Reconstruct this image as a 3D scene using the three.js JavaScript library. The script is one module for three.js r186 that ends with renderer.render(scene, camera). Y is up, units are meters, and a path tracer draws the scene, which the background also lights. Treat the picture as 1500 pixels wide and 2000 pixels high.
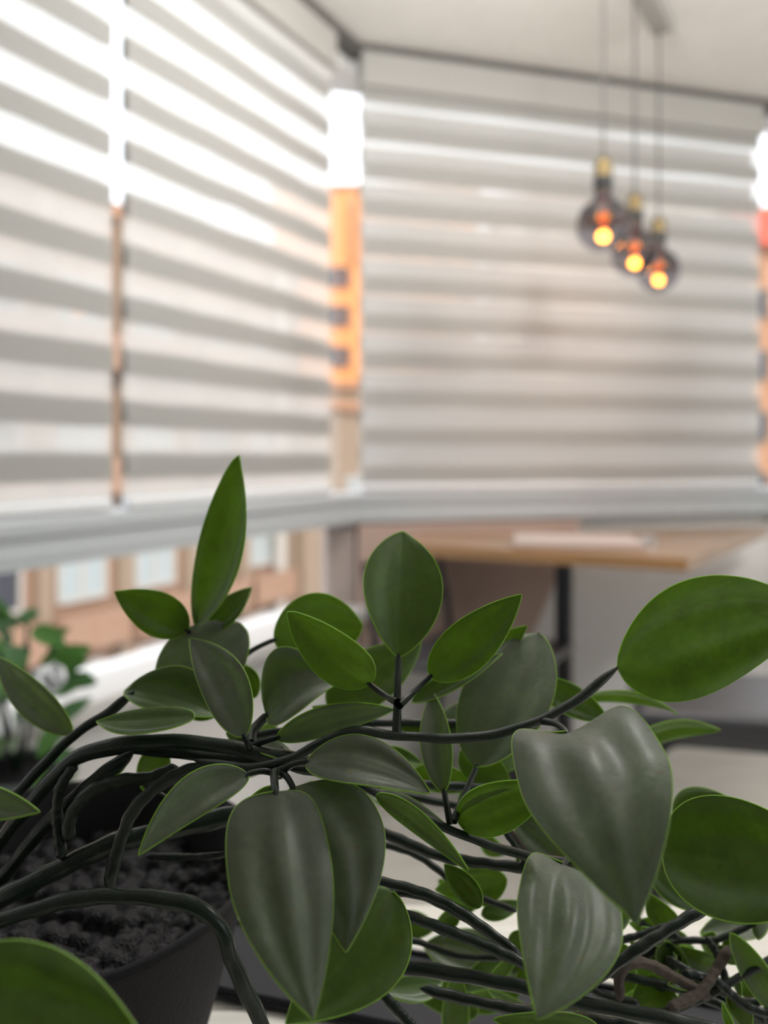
import * as THREE from 'three';
import { RoundedBoxGeometry } from 'three/addons/geometries/RoundedBoxGeometry.js';
import { mergeGeometries } from 'three/addons/utils/BufferGeometryUtils.js';

// ---------------------------------------------------------------- camera, sky, sun, exposure
const scene = new THREE.Scene();
const F = 1502, HORIZON = 890, EYE = 1.0;
const camera = new THREE.PerspectiveCamera(2 * Math.atan(1000 / F) * 180 / Math.PI, 0.75, 0.02, 400);
camera.position.set(0, EYE, 0);
camera.lookAt(0, EYE, -1);
camera.setViewOffset(1500, 2000, 0, 1000 - HORIZON, 1500, 2000);
camera.focus = 0.285;
camera.userData.fStop = 5.0;
scene.background = new THREE.Color(2.15, 2.25, 2.4);
const renderer = new THREE.WebGLRenderer({ antialias: true });
renderer.toneMapping = THREE.LinearToneMapping;
renderer.toneMappingExposure = 1.0;
renderer.shadowMap.enabled = true;
const UNSEEN_LAMP_POWER = 3.3;
const sun = new THREE.DirectionalLight(0xffe6c8, 2.6);
sun.name = 'sun';
sun.position.set(22, 40, 40);
sun.target.position.set(0, 0, -20);
sun.castShadow = true;
sun.shadow.mapSize.set(2048, 2048);
Object.assign(sun.shadow.camera, { left: -60, right: 60, top: 60, bottom: -60, near: 1, far: 160 });
scene.add(sun, sun.target);

// ---------------------------------------------------------------- helpers
function rng(seed) { let a = seed >>> 0; return () => { a = (a + 0x6D2B79F5) >>> 0; let t = Math.imul(a ^ (a >>> 15), 1 | a); t = (t + Math.imul(t ^ (t >>> 7), 61 | t)) ^ t; return ((t ^ (t >>> 14)) >>> 0) / 4294967296; }; }
const rand = rng(7);
const V = (x, y, z) => new THREE.Vector3(x, y, z);
// a point of the place: x to the right, d forward, y up
const at = (px, py, d) => V((px - 750) / F * d, EYE - (py - HORIZON) / F * d, -d);
const taken = {};
function numbered(name) { const n = taken[name] = (taken[name] ?? -1) + 1; return n ? `${name}_${String(n).padStart(3, '0')}` : name; }
function mesh(name, geo, mat, parent) { const m = new THREE.Mesh(geo, mat); m.name = name; m.castShadow = m.receiveShadow = true; if (parent) parent.add(m); return m; }
function thing(name, label, category, group) { const o = new THREE.Group(); o.name = numbered(name); o.userData = { label, category }; if (group) o.userData.group = group; scene.add(o); return o; }
function structure(name, geo, mat) { const m = mesh(name, geo, mat, scene); m.userData.kind = 'structure'; return m; }
function structureGroup(name) { const g = new THREE.Group(); g.name = name; g.userData.kind = 'structure'; scene.add(g); return g; }
function box(x0, x1, y0, y1, z0, z1) { const g = new THREE.BoxGeometry(x1 - x0, y1 - y0, z1 - z0); g.translate((x0 + x1) / 2, (y0 + y1) / 2, (z0 + z1) / 2); return g; }
function rbox(x0, x1, y0, y1, z0, z1, r = 0.005) { const g = new RoundedBoxGeometry(x1 - x0, y1 - y0, z1 - z0, 3, r); g.translate((x0 + x1) / 2, (y0 + y1) / 2, (z0 + z1) / 2); return g; }
function tube(points, r, seg = 40, rad = 8) { return new THREE.TubeGeometry(new THREE.CatmullRomCurve3(points), seg, r, rad, false); }

// value noise that repeats
function noiseTex(size, octaves, seed, map, srgb = true) {
  const r = rng(seed), data = new Uint8Array(size * size * 4), layers = octaves.map(([cells, cellsY, w]) => { const v = new Float32Array(cells * cellsY); for (let i = 0; i < v.length; i++) v[i] = r(); return [cells, cellsY, w, v]; });
  const total = octaves.reduce((s, o) => s + o[2], 0), sm = (t) => t * t * (3 - 2 * t);
  for (let y = 0; y < size; y++) for (let x = 0; x < size; x++) {
    let n = 0;
    for (const [cx, cy, w, v] of layers) {
      const fx = x / size * cx, fy = y / size * cy, ix = Math.floor(fx), iy = Math.floor(fy), a = sm(fx - ix), b = sm(fy - iy);
      const g = (i, j) => v[(j % cy) * cx + (i % cx)];
      n += w * ((g(ix, iy) * (1 - a) + g(ix + 1, iy) * a) * (1 - b) + (g(ix, iy + 1) * (1 - a) + g(ix + 1, iy + 1) * a) * b);
    }
    const c = map(n / total, x / size, y / size), k = (y * size + x) * 4;
    data[k] = c[0]; data[k + 1] = c[1]; data[k + 2] = c[2]; data[k + 3] = 255;
  }
  const t = new THREE.DataTexture(data, size, size);
  t.wrapS = t.wrapT = THREE.RepeatWrapping; t.magFilter = THREE.LinearFilter; t.minFilter = THREE.LinearMipmapLinearFilter; t.generateMipmaps = true;
  if (srgb) t.colorSpace = THREE.SRGBColorSpace;
  t.needsUpdate = true;
  return t;
}
const rep = (t, x, y) => { const c = t.clone(); c.repeat.set(x, y); c.needsUpdate = true; return c; };
const grey = (lo, hi) => (n) => { const v = lo + (hi - lo) * n; return [v, v, v]; };

const texPlaster = noiseTex(256, [[8, 8, 1], [32, 32, 1], [128, 128, 1]], 3, grey(242, 255));
const texGrain = noiseTex(512, [[2, 64, 2], [4, 200, 2], [6, 16, 1]], 5, (n) => [150 + 105 * n, 140 + 105 * n, 130 + 105 * n]);
const texPale = noiseTex(512, [[2, 64, 2], [4, 200, 2], [6, 16, 1]], 6, (n) => [212 + 43 * n, 208 + 47 * n, 200 + 52 * n]);
const texFine = noiseTex(256, [[64, 64, 1], [128, 128, 1.4]], 9, grey(0, 255), false);
const texWeave = noiseTex(256, [[128, 16, 1], [16, 128, 1]], 13, grey(90, 255), false);
const leafRand = rng(21);
const specks = Array.from({ length: 26 }, () => [leafRand(), leafRand(), 0.004 + 0.008 * leafRand()]);
const texLeaf = noiseTex(512, [[5, 5, 1.6], [16, 16, 1], [60, 60, 0.7], [170, 170, 0.6]], 17, (n, x, y) => {
  let v = 165 + 90 * n, r = v, g = v, b = v;
  for (const [sx, sy, sr] of specks) if ((x - sx) ** 2 + (y - sy) ** 2 < sr * sr * (0.6 + 0.8 * n)) { r = 222; g = 196; b = 170; }
  return [Math.min(255, r), Math.min(255, g), Math.min(255, b)];
});
const texLeafBump = noiseTex(512, [[40, 40, 1], [90, 90, 1.2], [200, 200, 1]], 19, grey(0, 255), false);

const texStreak = rep(noiseTex(256, [[2, 20, 1.2], [1, 9, 1], [4, 44, 0.6]], 23, grey(100, 290), false), 11, 11);
const std = (o) => new THREE.MeshStandardMaterial(o);
const phy = (o) => new THREE.MeshPhysicalMaterial(o);
const lin = (r, g, b) => new THREE.Color().setRGB(r, g, b);

const M = {
  ceiling: std({ color: lin(0.90, 0.885, 0.85), roughness: 0.95, map: texPlaster }),
  wall: std({ color: lin(0.82, 0.81, 0.795), roughness: 0.95, map: texPlaster }),
  unseenDarkWall: std({ color: lin(0.16, 0.165, 0.17), roughness: 0.9 }),  // unseen side and rear walls, dark to keep the plant front dim
  post: std({ color: lin(0.36, 0.30, 0.27), roughness: 0.8 }),
  trim: std({ color: lin(0.10, 0.098, 0.09), roughness: 0.6 }),
  white: std({ color: lin(0.78, 0.80, 0.82), roughness: 0.32 }),
  sill: std({ color: lin(0.58, 0.57, 0.55), roughness: 0.4 }),
  alu: std({ color: lin(0.46, 0.49, 0.51), roughness: 0.35 }),
  floor: std({ color: lin(0.64, 0.625, 0.60), roughness: 0.45, map: rep(texPale, 2, 2) }),
  glass: phy({ color: 0xffffff, transmission: 1, roughness: 0, thickness: 0, ior: 1.45 }),
  band: phy({ color: lin(0.40, 0.396, 0.38), roughness: 1, transmission: 0.10, thickness: 0, bumpMap: rep(texWeave, 6, 1), bumpScale: 0.0002, specularIntensity: 0.2 }),
  sheer: phy({ color: lin(0.93, 0.93, 0.92), roughness: 0.5, transmission: 0.64, thickness: 0, ior: 1.05, specularIntensity: 0.1 }),
  cassette: std({ color: lin(0.42, 0.41, 0.385), roughness: 0.8 }),
  tabletop: phy({ color: lin(0.60, 0.37, 0.18), roughness: 0.4, map: texGrain, clearcoat: 0.8, clearcoatRoughness: 0.15 }),
  blackMetal: std({ color: lin(0.018, 0.019, 0.022), roughness: 0.4, metalness: 0.3 }),
  blackSeat: phy({ color: lin(0.035, 0.036, 0.042), roughness: 0.42, clearcoat: 0.6, clearcoatRoughness: 0.35 }),
  pink: std({ color: lin(0.46, 0.34, 0.285), roughness: 0.95, bumpMap: rep(texWeave, 8, 8), bumpScale: 0.0006 }),
  paper: std({ color: lin(0.50, 0.42, 0.39), roughness: 0.6 }),
  silver: std({ color: lin(0.7, 0.72, 0.75), roughness: 0.3, metalness: 0.8 }),
  brass: std({ color: lin(0.22, 0.165, 0.085), roughness: 0.45, metalness: 1 }),
  cord: std({ color: lin(0.09, 0.085, 0.08), roughness: 0.8 }),
  bulbClear: phy({ color: lin(0.62, 0.62, 0.66), transmission: 1, roughness: 0.02, thickness: 0, ior: 1.5 }),
  bulbSmoke: phy({ color: lin(0.16, 0.16, 0.18), transmission: 0.92, roughness: 0.03, thickness: 0, ior: 1.6 }),
  glowRed: std({ color: lin(0.5, 0.05, 0.02), roughness: 0.4, metalness: 0.2 }),  // red glow of the filament in the neck, put into this colour
  filament: std({ color: lin(0.9, 0.5, 0.1), emissive: lin(1, 0.42, 0.06), emissiveIntensity: 9, roughness: 0.5 }),
  opal: std({ color: lin(0.8, 0.78, 0.74), emissive: lin(1, 0.98, 0.95), emissiveIntensity: 3, roughness: 0.4 }),
  board: std({ color: lin(0.86, 0.85, 0.82), roughness: 0.6, map: rep(texPale, 1, 3) }),
  tray: std({ color: lin(0.008, 0.009, 0.014), roughness: 0.7 }),
  pot: phy({ color: lin(0.014, 0.0135, 0.0155), specularIntensity: 0.55, roughness: 0.75, bumpMap: rep(texFine, 6, 3), bumpScale: 0.0003 }),
  soil: phy({ color: lin(0.006, 0.0055, 0.007), specularIntensity: 0.4, roughness: 0.5, bumpMap: rep(texFine, 3, 3), bumpScale: 0.0008 }),
  stem: phy({ color: lin(0.010, 0.022, 0.013), roughness: 0.45, specularIntensity: 0.4, clearcoat: 0.5, clearcoatRoughness: 0.2, bumpMap: rep(texLeafBump, 3, 1), bumpScale: 0.0004 }),
  twig: std({ color: lin(0.13, 0.10, 0.075), roughness: 0.8, bumpMap: rep(texLeafBump, 2, 1), bumpScale: 0.001 }),
  backlit_margin: phy({ color: lin(0.42, 0.70, 0.03), roughness: 1, transmission: 0.7, thickness: 0 }),  // thin edge, limier than the blade: backlit edge glow put into its colour
};
// every leaf is the same moulded plastic, green right through: a glossy skin on its upper face, a paler matt skin on its underside, whose colour also stands in for grey sheen
const leafMats = [[0.225, 0.500, 0.008], [0.240, 0.520, 0.008], [0.210, 0.470, 0.009], [0.225, 0.490, 0.010]].map(([r, g, b]) => phy({ color: lin(r, g, b), map: rep(texLeaf, 9, 9), roughness: 1, transmission: 0.8, transmissionMap: texStreak, thickness: 0, ior: 1.2 }));
const leafUpper = phy({ color: lin(0.075, 0.105, 0.070), map: rep(texLeaf, 9, 9), bumpMap: rep(texLeafBump, 14, 14), bumpScale: 0.0003, roughness: 0.5, clearcoat: 0.6, clearcoatRoughness: 0.26, transparent: true, opacity: 0.34 });
const leafUnderSheen = phy({ color: lin(0.19, 0.198, 0.178), map: rep(texLeaf, 9, 9), bumpMap: rep(texLeafBump, 14, 14), bumpScale: 0.0003, roughness: 0.6, clearcoat: 0.35, clearcoatRoughness: 0.35, transparent: true, opacity: 0.64 });

// ---------------------------------------------------------------- the room: plan corners [x, forward]
const dirL = [0.492, 0.870], dirB = [0.967, 0.255];
const C = [-0.115, 2.47];
const LEFT = 7.2, BACK = 1.60, RIGHT = 1.6;
const P1 = [C[0] - dirL[0] * LEFT, C[1] - dirL[1] * LEFT];
const E = [C[0] + dirB[0] * BACK, C[1] + dirB[1] * BACK];
const R = [E[0] + 0.857 * RIGHT, E[1] - 0.515 * RIGHT];
const S = [3.0, -4.2];
const CEIL = 2.3, SILL = 0.52, RAIL0 = 0.79, RAIL1 = 0.885, HEAD = 2.23;
// a frame along a wall: x from a to b, y up, z into the room
function facet(a, b, parent) {
  const g = parent ?? new THREE.Group();
  g.position.set(a[0], 0, -a[1]);
  g.rotation.y = Math.atan2(b[1] - a[1], b[0] - a[0]);
  g.userData.length = Math.hypot(b[0] - a[0], b[1] - a[1]);
  return g;
}
function polygonSlab(y0, y1, grow) {
  const pts = [P1, C, E, R, S], cx = pts.reduce((s, p) => s + p[0], 0) / 5, cy = pts.reduce((s, p) => s + p[1], 0) / 5;
  const sh = new THREE.Shape(pts.map(([x, d]) => { const l = Math.hypot(x - cx, d - cy); return new THREE.Vector2(x + (x - cx) / l * grow, d + (d - cy) / l * grow); }));
  const g = new THREE.ExtrudeGeometry(sh, { depth: y1 - y0, bevelEnabled: false });
  g.rotateX(-Math.PI / 2); g.translate(0, y0, 0);
  return g;
}
structure('floor', polygonSlab(-0.2, 0, 0.25), M.floor);
structure('ceiling', polygonSlab(CEIL, CEIL + 0.25, 0.22), M.ceiling);
const T = 0.14;
function wallPiece(name, a, b, boxes, mat = M.wall) {
  const g = structureGroup(name); facet(a, b, g);
  mesh('plaster', mergeGeometries(boxes.map((q) => box(...q))), mat, g);
  return g;
}
const WL0 = LEFT - 2.1; // where the left glazing begins
wallPiece('wall_left', P1, C, [[-0.1, WL0, 0, CEIL, -T, 0], [WL0, LEFT, 0, SILL, -T, 0], [WL0, LEFT + 0.03, HEAD, CEIL, -T, 0]]);
wallPiece('wall_back', C, E, [[-0.03, BACK, 0, RAIL0, -0.05, 0], [-0.03, BACK + 0.03, HEAD, CEIL, -T, 0]]);
mesh('corner_post', box(-0.075, 0.012, SILL - 0.02, RAIL0, -0.06, 0.03), M.post, scene.getObjectByName('wall_back'));
wallPiece('wall_right', E, R, [[0, RIGHT + 0.1, 0, RAIL0, -T, 0], [0, RIGHT + 0.1, HEAD, CEIL, -T, 0], [RIGHT - 0.05, RIGHT + 0.1, RAIL0, HEAD, -T, 0]]);
const SIDE0 = 1.7, SIDE1 = 4.3; // unseen window in the wall right of the camera, placed to put sheen on leaves
wallPiece('wall_side', R, S, [[-0.05, SIDE0, 0, CEIL, -T, 0], [SIDE1, 6.6, 0, CEIL, -T, 0], [SIDE0, SIDE1, 0, 0.85, -T, 0], [SIDE0, SIDE1, 2.1, CEIL, -T, 0]], M.unseenDarkWall);
{
  const g = structureGroup('window_4'); facet(R, S, g);  // out of view; lights the leaves from the right
  mesh('pane', new THREE.PlaneGeometry(SIDE1 - SIDE0, 1.25).translate((SIDE0 + SIDE1) / 2, 1.475, -0.07), M.glass, g);
  mesh('frame', mergeGeometries([box(SIDE0, SIDE1, 0.85, 0.91, -0.1, -0.04), box(SIDE0, SIDE1, 2.04, 2.1, -0.1, -0.04), ...[SIDE0, (SIDE0 + SIDE1) / 2 - 0.03, SIDE1 - 0.06].map((x) => box(x, x + 0.06, 0.91, 2.04, -0.1, -0.04))]), M.white, g);
}
wallPiece('wall_rear', S, P1, [[-0.1, 6.9, 0, CEIL, -T, 0]], M.unseenDarkWall);

function trimRun(name, a, b) { const g = structureGroup(name); facet(a, b, g); const L = g.userData.length; mesh('rail', box(0.0, L, CEIL - 0.03, CEIL - 0.001, 0.001, 0.06), M.trim, g); return g; }
trimRun('trim_1', P1, C); trimRun('trim_2', C, E); trimRun('trim_3', E, R);

// windows: glass, white rail with a stepped profile, sill
function railGeo(x0, x1) {
  const p = [[-0.06, RAIL0], [0.05, RAIL0], [0.05, RAIL0 + 0.03], [0.043, RAIL0 + 0.036], [0.043, RAIL0 + 0.055], [0.05, RAIL0 + 0.061], [0.05, RAIL1 - 0.012], [0.044, RAIL1 - 0.003], [0.036, RAIL1], [-0.06, RAIL1]];
  const sh = new THREE.Shape(p.map(([z, y]) => new THREE.Vector2(z, y)));
  const g = new THREE.ExtrudeGeometry(sh, { depth: x1 - x0, bevelEnabled: false });
  g.rotateY(Math.PI / 2); g.scale(1, 1, -1); // profile z stays z, extrusion along x
  const q = g.attributes.position; for (let i = 0; i < q.count; i++) q.setX(i, q.getX(i) + x0);
  const ix = g.index; if (ix) { for (let i = 0; i < ix.count; i += 3) { const t = ix.getX(i); ix.setX(i, ix.getX(i + 1)); ix.setX(i + 1, t); } }
  g.deleteAttribute('normal');
  const h = g.index ? g.toNonIndexed() : g; h.computeVertexNormals();
  return h;
}
function windowUnit(name, a, b, x0, x1, lower) {
  const g = structureGroup(name); facet(a, b, g);
  mesh('rail', railGeo(x0, x1), M.alu, g);
  mesh('pane', box(x0, x1, RAIL1, HEAD, -0.036, -0.034).deleteAttribute ? new THREE.PlaneGeometry(x1 - x0, HEAD - RAIL1).translate((x0 + x1) / 2, (HEAD + RAIL1) / 2, -0.035) : null, M.glass, g);
  if (lower) {
    mesh('pane', new THREE.PlaneGeometry(x1 - x0, RAIL0 - SILL).translate((x0 + x1) / 2, (RAIL0 + SILL) / 2, -0.035), M.glass, g);
    mesh('window_sill', rbox(x0, x1, SILL - 0.03, SILL + 0.006, -0.06, 0.10, 0.006), M.sill, g);
  }
  return g;
}
windowUnit('window_1', P1, C, WL0, LEFT - 0.002, true);
windowUnit('window_2', C, E, 0.002, BACK - 0.002, false);
windowUnit('window_3', E, R, 0.002, RIGHT - 0.05, false);

// ---------------------------------------------------------------- day and night blinds
function blind(label, a, b, x0, x1, o) {
  const t = thing('roller_blind', label, 'blind', 'striped roller blinds of the bay'); facet(a, b, t);
  const z0 = o.z ?? 0.035, sep = o.sep ?? 0.018, top = CEIL - 0.10, bottom = RAIL1 + 0.016, w = x1 - x0, cx = (x0 + x1) / 2;
  const cas = mesh('cassette', rbox(x0 - 0.004, x1 + 0.004, CEIL - 0.135, CEIL - 0.026, 0.004, z0 + 0.022, 0.004), M.cassette, t);
  cas.castShadow = true;
  mesh('bottom_bar', rbox(x0, x1, RAIL1 + 0.002, RAIL1 + 0.026, z0 - sep - 0.004, z0 + 0.006, 0.008), M.white, t);
  // a strip of cloth, slightly bowed between its ends
  const strip = (y0, y1, z, k) => { const g = new THREE.PlaneGeometry(w, y1 - y0, 14, 1), q = g.attributes.position; for (let i = 0; i < q.count; i++) { const u = q.getX(i) / w; q.setY(i, q.getY(i) + 0.0012 * Math.sin(u * 17 + k * 2.1)); q.setZ(i, 0.0015 * Math.sin(u * 9 + k)); } g.translate(cx, (y0 + y1) / 2, z); g.computeVertexNormals(); return g; };
  for (const [layer, shift] of [[0, o.front], [1, o.rear]]) {
    const z = z0 - layer * sep;
    let k = 0;
    for (let y = bottom + shift - o.period; y < top; y += o.period, k++) {
      const a0 = Math.max(y, bottom), a1 = Math.min(y + o.opaque, top), b0 = Math.max(y + o.opaque, bottom), b1 = Math.min(y + o.period, top);
      if (a1 - a0 > 0.003) mesh('opaque_band', strip(a0, a1, z, k), M.band, t);
      if (b1 - b0 > 0.003) mesh('sheer_band', strip(b0, b1, z, k), M.sheer, t);
    }
  }
  return t;
}
const blL = { period: 0.112, opaque: 0.053, front: 0.048, rear: 0.056 };
blind('half-open striped blind left of the narrow slit in the left window', P1, C, LEFT - 2.0, LEFT - 0.981, blL);
blind('half-open striped blind between the narrow slit and the bay corner', P1, C, LEFT - 0.941, LEFT - 0.158, blL);
blind('nearly closed striped blind in the middle, behind the hanging bulbs', C, E, 0.035, 1.53, { period: 0.121, opaque: 0.0575, front: 0.01, rear: 0.070, sep: 0.036, z: 0.046 });
blind('striped blind on the far right facet, at the picture edge', E, R, 0.09, RIGHT - 0.06, { period: 0.121, opaque: 0.0575, front: 0.01, rear: 0.070, sep: 0.036, z: 0.046 });

// ---------------------------------------------------------------- outside
structure('ground', new THREE.PlaneGeometry(300, 300).rotateX(-Math.PI / 2).translate(0, -7, -60), std({ color: lin(0.32, 0.31, 0.29), roughness: 0.95, map: rep(texPlaster, 60, 60) }));
const facade = (c) => std({ color: lin(...c), roughness: 0.95, map: rep(texPlaster, 3, 3) });
const OM = { brick: facade([0.34, 0.215, 0.15]), cream: facade([0.31, 0.24, 0.18]), orange: facade([0.72, 0.34, 0.14]), pale: facade([0.72, 0.68, 0.62]), brown: facade([0.42, 0.24, 0.15]), red: facade([0.62, 0.13, 0.09]), dark: std({ color: lin(0.05, 0.055, 0.07), roughness: 0.2 }), shutter: std({ color: lin(0.36, 0.42, 0.44), roughness: 0.5 }), whitewash: facade([0.5, 0.48, 0.45]), railing: std({ color: lin(0.66, 0.62, 0.58), roughness: 0.6 }) };
function building(label, a, dir, w, y0, y1, depth, mat) {
  const t = thing('building', label, 'building'); t.position.set(a[0], 0, -a[1]); t.rotation.y = Math.atan2(dir[1], dir[0]);
  mesh('wall', box(0, w, y0, y1, -depth, 0), mat, t);
  mesh('roof', box(-0.2, w + 0.2, y1, y1 + 0.35, -depth - 0.2, 0.2), OM.brown, t);
  return t;
}
function buildingWindow(t, x, y, w, h, paneMat, frameMat) {
  const f = mesh('window', mergeGeometries([box(x - w / 2 - 0.09, x - w / 2, y - 0.09, y + h + 0.09, 0, 0.1), box(x + w / 2, x + w / 2 + 0.09, y - 0.09, y + h + 0.09, 0, 0.1), box(x - w / 2, x + w / 2, y + h, y + h + 0.09, 0, 0.1), box(x - w / 2, x + w / 2, y - 0.09, y, 0, 0.14), box(x - 0.04, x + 0.04, y, y + h, 0, 0.08)]), frameMat, t);
  mesh('pane', box(x - w / 2, x + w / 2, y, y + h, 0.005, 0.04), paneMat, f);
}
{
  const nrm = [-0.87, 0.492], a0 = [C[0] + nrm[0] * 14, C[1] + nrm[1] * 14], s0 = 2;
  const t = building('orange brick block with balconies across the street, below the left blinds', [a0[0] + dirL[0] * s0, a0[1] + dirL[1] * s0], dirL, 16.2, -7, 6.9, 9, OM.brick);
  for (let k = 0; k < 7; k++) {
    const x = 1.4 + k * 2.3;
    for (const y of [4.2, 1.2, -2.35]) buildingWindow(t, x, y, 1.25, 0.95, (k + Math.round(y)) % 3 ? OM.shutter : OM.dark, OM.whitewash);
    buildingWindow(t, x, -4.9, 1.0, 0.9, OM.dark, OM.railing);
    mesh('pilaster', box(x + 1.0, x + 1.3, -7, 6.9, 0, 0.28), OM.cream, t);
    for (const y of [3.2, 0.2, -3.4]) mesh('balcony', mergeGeometries([box(x - 1.0, x + 1.0, y, y + 0.75, 0.5, 0.62), box(x - 1.0, x + 1.0, y - 0.12, y, 0, 0.62)]), OM.brick, t);
  }
  mesh('pipe', new THREE.CylinderGeometry(0.2, 0.2, 13.8, 12).translate(15.7, -0.1, 0.3), OM.whitewash, t);
}
{
  const nrm = [-0.87, 0.492], a0 = [C[0] + nrm[0] * 13.4, C[1] + nrm[1] * 13.4];
  const t = building('cream rendered house end beside the orange brick block', [a0[0] + dirL[0] * 18.6, a0[1] + dirL[1] * 18.6], dirL, 6, -7, 2.6, 6, OM.cream);
  buildingWindow(t, 3.2, -1, 1.2, 1.2, OM.shutter, OM.whitewash);
}
{
  const t = building('sunlit orange tower with dark windows seen through the corner slit', [-8, 55], [1, 0], 14.7, -7, 20, 12, OM.orange);
  for (const x of [1.3, 4.85, 8, 11.2]) { for (const y of [7.3, 10.2, 13.0]) buildingWindow(t, x, y, 1.35, 1.5, OM.dark, OM.orange); mesh('fin', box(x + 0.75, x + 1.05, 14.8, 19.4, 0, 0.4), OM.brown, t); }
}
{
  const t = building('low beige house in front of the orange tower', [-4.0, 35], [1, 0], 18.5, -7, 4.0, 8, OM.cream);
  for (let k = 0; k < 6; k++) buildingWindow(t, 2.3 + k * 2.9, -1.0, 1.1, 0.9, OM.dark, OM.brown);
}
{
  const t = building('pale apartment block behind the middle blind', [7.4, 46], [1, 0], 14, -7, 16.2, 10, OM.pale);
  for (let k = 0; k < 5; k++) for (let j = 0; j < 5; j++) buildingWindow(t, 1.6 + k * 2.7, 1.5 + j * 2.9, 1.1, 1.3, OM.dark, OM.whitewash);
}
{
  const t = building('brown brick building with red top floor at the right edge', [15.2, 34], [1, 0], 9, -7, 11.6, 10, OM.brown);
  mesh('awning', box(0, 9, 10.2, 11.6, 0, 0.6), OM.red, t);
  for (let k = 0; k < 3; k++) for (let j = 0; j < 4; j++) buildingWindow(t, 1.2 + k * 2.8, -1 + j * 2.7, 1.0, 1.2, OM.dark, OM.cream);
}

// ---------------------------------------------------------------- table, bench, stool, chair
const ux = [0.866, -0.5], uy = [0.5, 0.866]; // along the near edge, and away from it
{
  const t = thing('dining_table', 'wooden table with black pedestal in the window bay', 'table');
  t.position.set(0.74, 0, -1.88); t.rotation.y = Math.atan2(ux[1], ux[0]); // x along the near edge (leftwards negative), -z away
  { // the top is cut to the slant of the bay
    const q = [[0.74, 1.88], [1.36, 2.72], [0.10, 2.455], [0.075, 2.18]].map(([x, d]) => { const dx = x - 0.74, dd = d - 1.88; return new THREE.Vector2(dx * ux[0] + dd * ux[1], dx * uy[0] + dd * uy[1]); });
    const g = new THREE.ExtrudeGeometry(new THREE.Shape(q), { depth: 0.03, bevelEnabled: true, bevelSize: 0.002, bevelThickness: 0.002, bevelSegments: 2 }).rotateX(-Math.PI / 2).translate(0, 0.718, 0);
    mesh('table_top', g, M.tabletop, t);
  }
  mesh('column', rbox(-0.395, -0.352, 0.02, 0.716, -0.245, -0.205, 0.004), M.blackMetal, t);
  mesh('bracket', rbox(-0.56, -0.16, 0.70, 0.716, -0.26, -0.19, 0.003), M.blackMetal, t);
  mesh('foot', rbox(-0.60, -0.12, 0, 0.02, -0.42, -0.03, 0.006), M.blackMetal, t);
}
{
  const t = thing('closed_book', 'thin pale closed book lying on the wooden table', 'book');
  t.position.set(0.54, 0.75, -2.17); t.rotation.y = Math.atan2(-0.17, 1);
  mesh('cover', rbox(-0.17, 0.17, 0.001, 0.018, -0.12, 0.12, 0.003), M.paper, t);
  mesh('pages', box(-0.165, 0.172, 0.004, 0.015, -0.116, 0.118), M.white, t);
}
{
  const t = thing('small_tin', 'small silver tin at the end of the pale book', 'tin');
  t.position.set(0.728, 0.75, -2.12);
  mesh('body', new THREE.CylinderGeometry(0.022, 0.022, 0.02, 24).translate(0, 0.01, 0), M.silver, t);
  mesh('lid', new THREE.CylinderGeometry(0.0235, 0.0235, 0.007, 24).translate(0, 0.0235, 0), M.silver, t);
}
{
  const t = thing('padded_panel', 'dusty pink padded panel on the wall under the middle blind', 'wall panel'); facet(C, E, t);
  const sh = new THREE.Shape([[0.03, 0.40], [0.62, 0.40], [0.80, 0.775], [0.03, 0.775]].map(([x, y]) => new THREE.Vector2(x, y)));
  mesh('cushion', new THREE.ExtrudeGeometry(sh, { depth: 0.03, bevelEnabled: true, bevelSize: 0.008, bevelThickness: 0.008, bevelSegments: 3 }).translate(0, 0, 0.009), M.pink, t);
}
function loopLeg(w, h, r) { // rounded rectangular tube loop in the xy plane, standing on y = 0
  const pts = [], k = 0.05, corner = (cx, cy, a) => { for (let i = 0; i <= 4; i++) { const q = a + i / 4 * Math.PI / 2; pts.push(V(cx + k * Math.cos(q), cy + k * Math.sin(q), 0)); } };
  corner(w / 2 - k, h - k, 0); corner(-w / 2 + k, h - k, Math.PI / 2); corner(-w / 2 + k, r + k, Math.PI); corner(w / 2 - k, r + k, Math.PI * 1.5);
  return new THREE.TubeGeometry(new THREE.CatmullRomCurve3(pts, true, 'catmullrom', 0.1), 80, r, 8, true);
}
{
  const t = thing('stool', 'low black padded stool with tubular loop legs beside the table', 'stool');
  t.position.set(0.80, 0, -1.70); t.rotation.y = -0.25;
  mesh('seat', rbox(-0.24, 0.26, 0.405, 0.475, -0.18, 0.17, 0.022), M.blackSeat, t);
  for (const z of [-0.14, 0.14]) mesh('leg', loopLeg(0.42, 0.405, 0.011).translate(0.01, 0.0, z), M.blackMetal, t);
  mesh('stretcher', tube([V(-0.2, 0.011, -0.14), V(-0.2, 0.011, 0.14)], 0.010, 2), M.blackMetal, t);
  mesh('stretcher', tube([V(0.22, 0.011, -0.14), V(0.22, 0.011, 0.14)], 0.010, 2), M.blackMetal, t);
}
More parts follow.
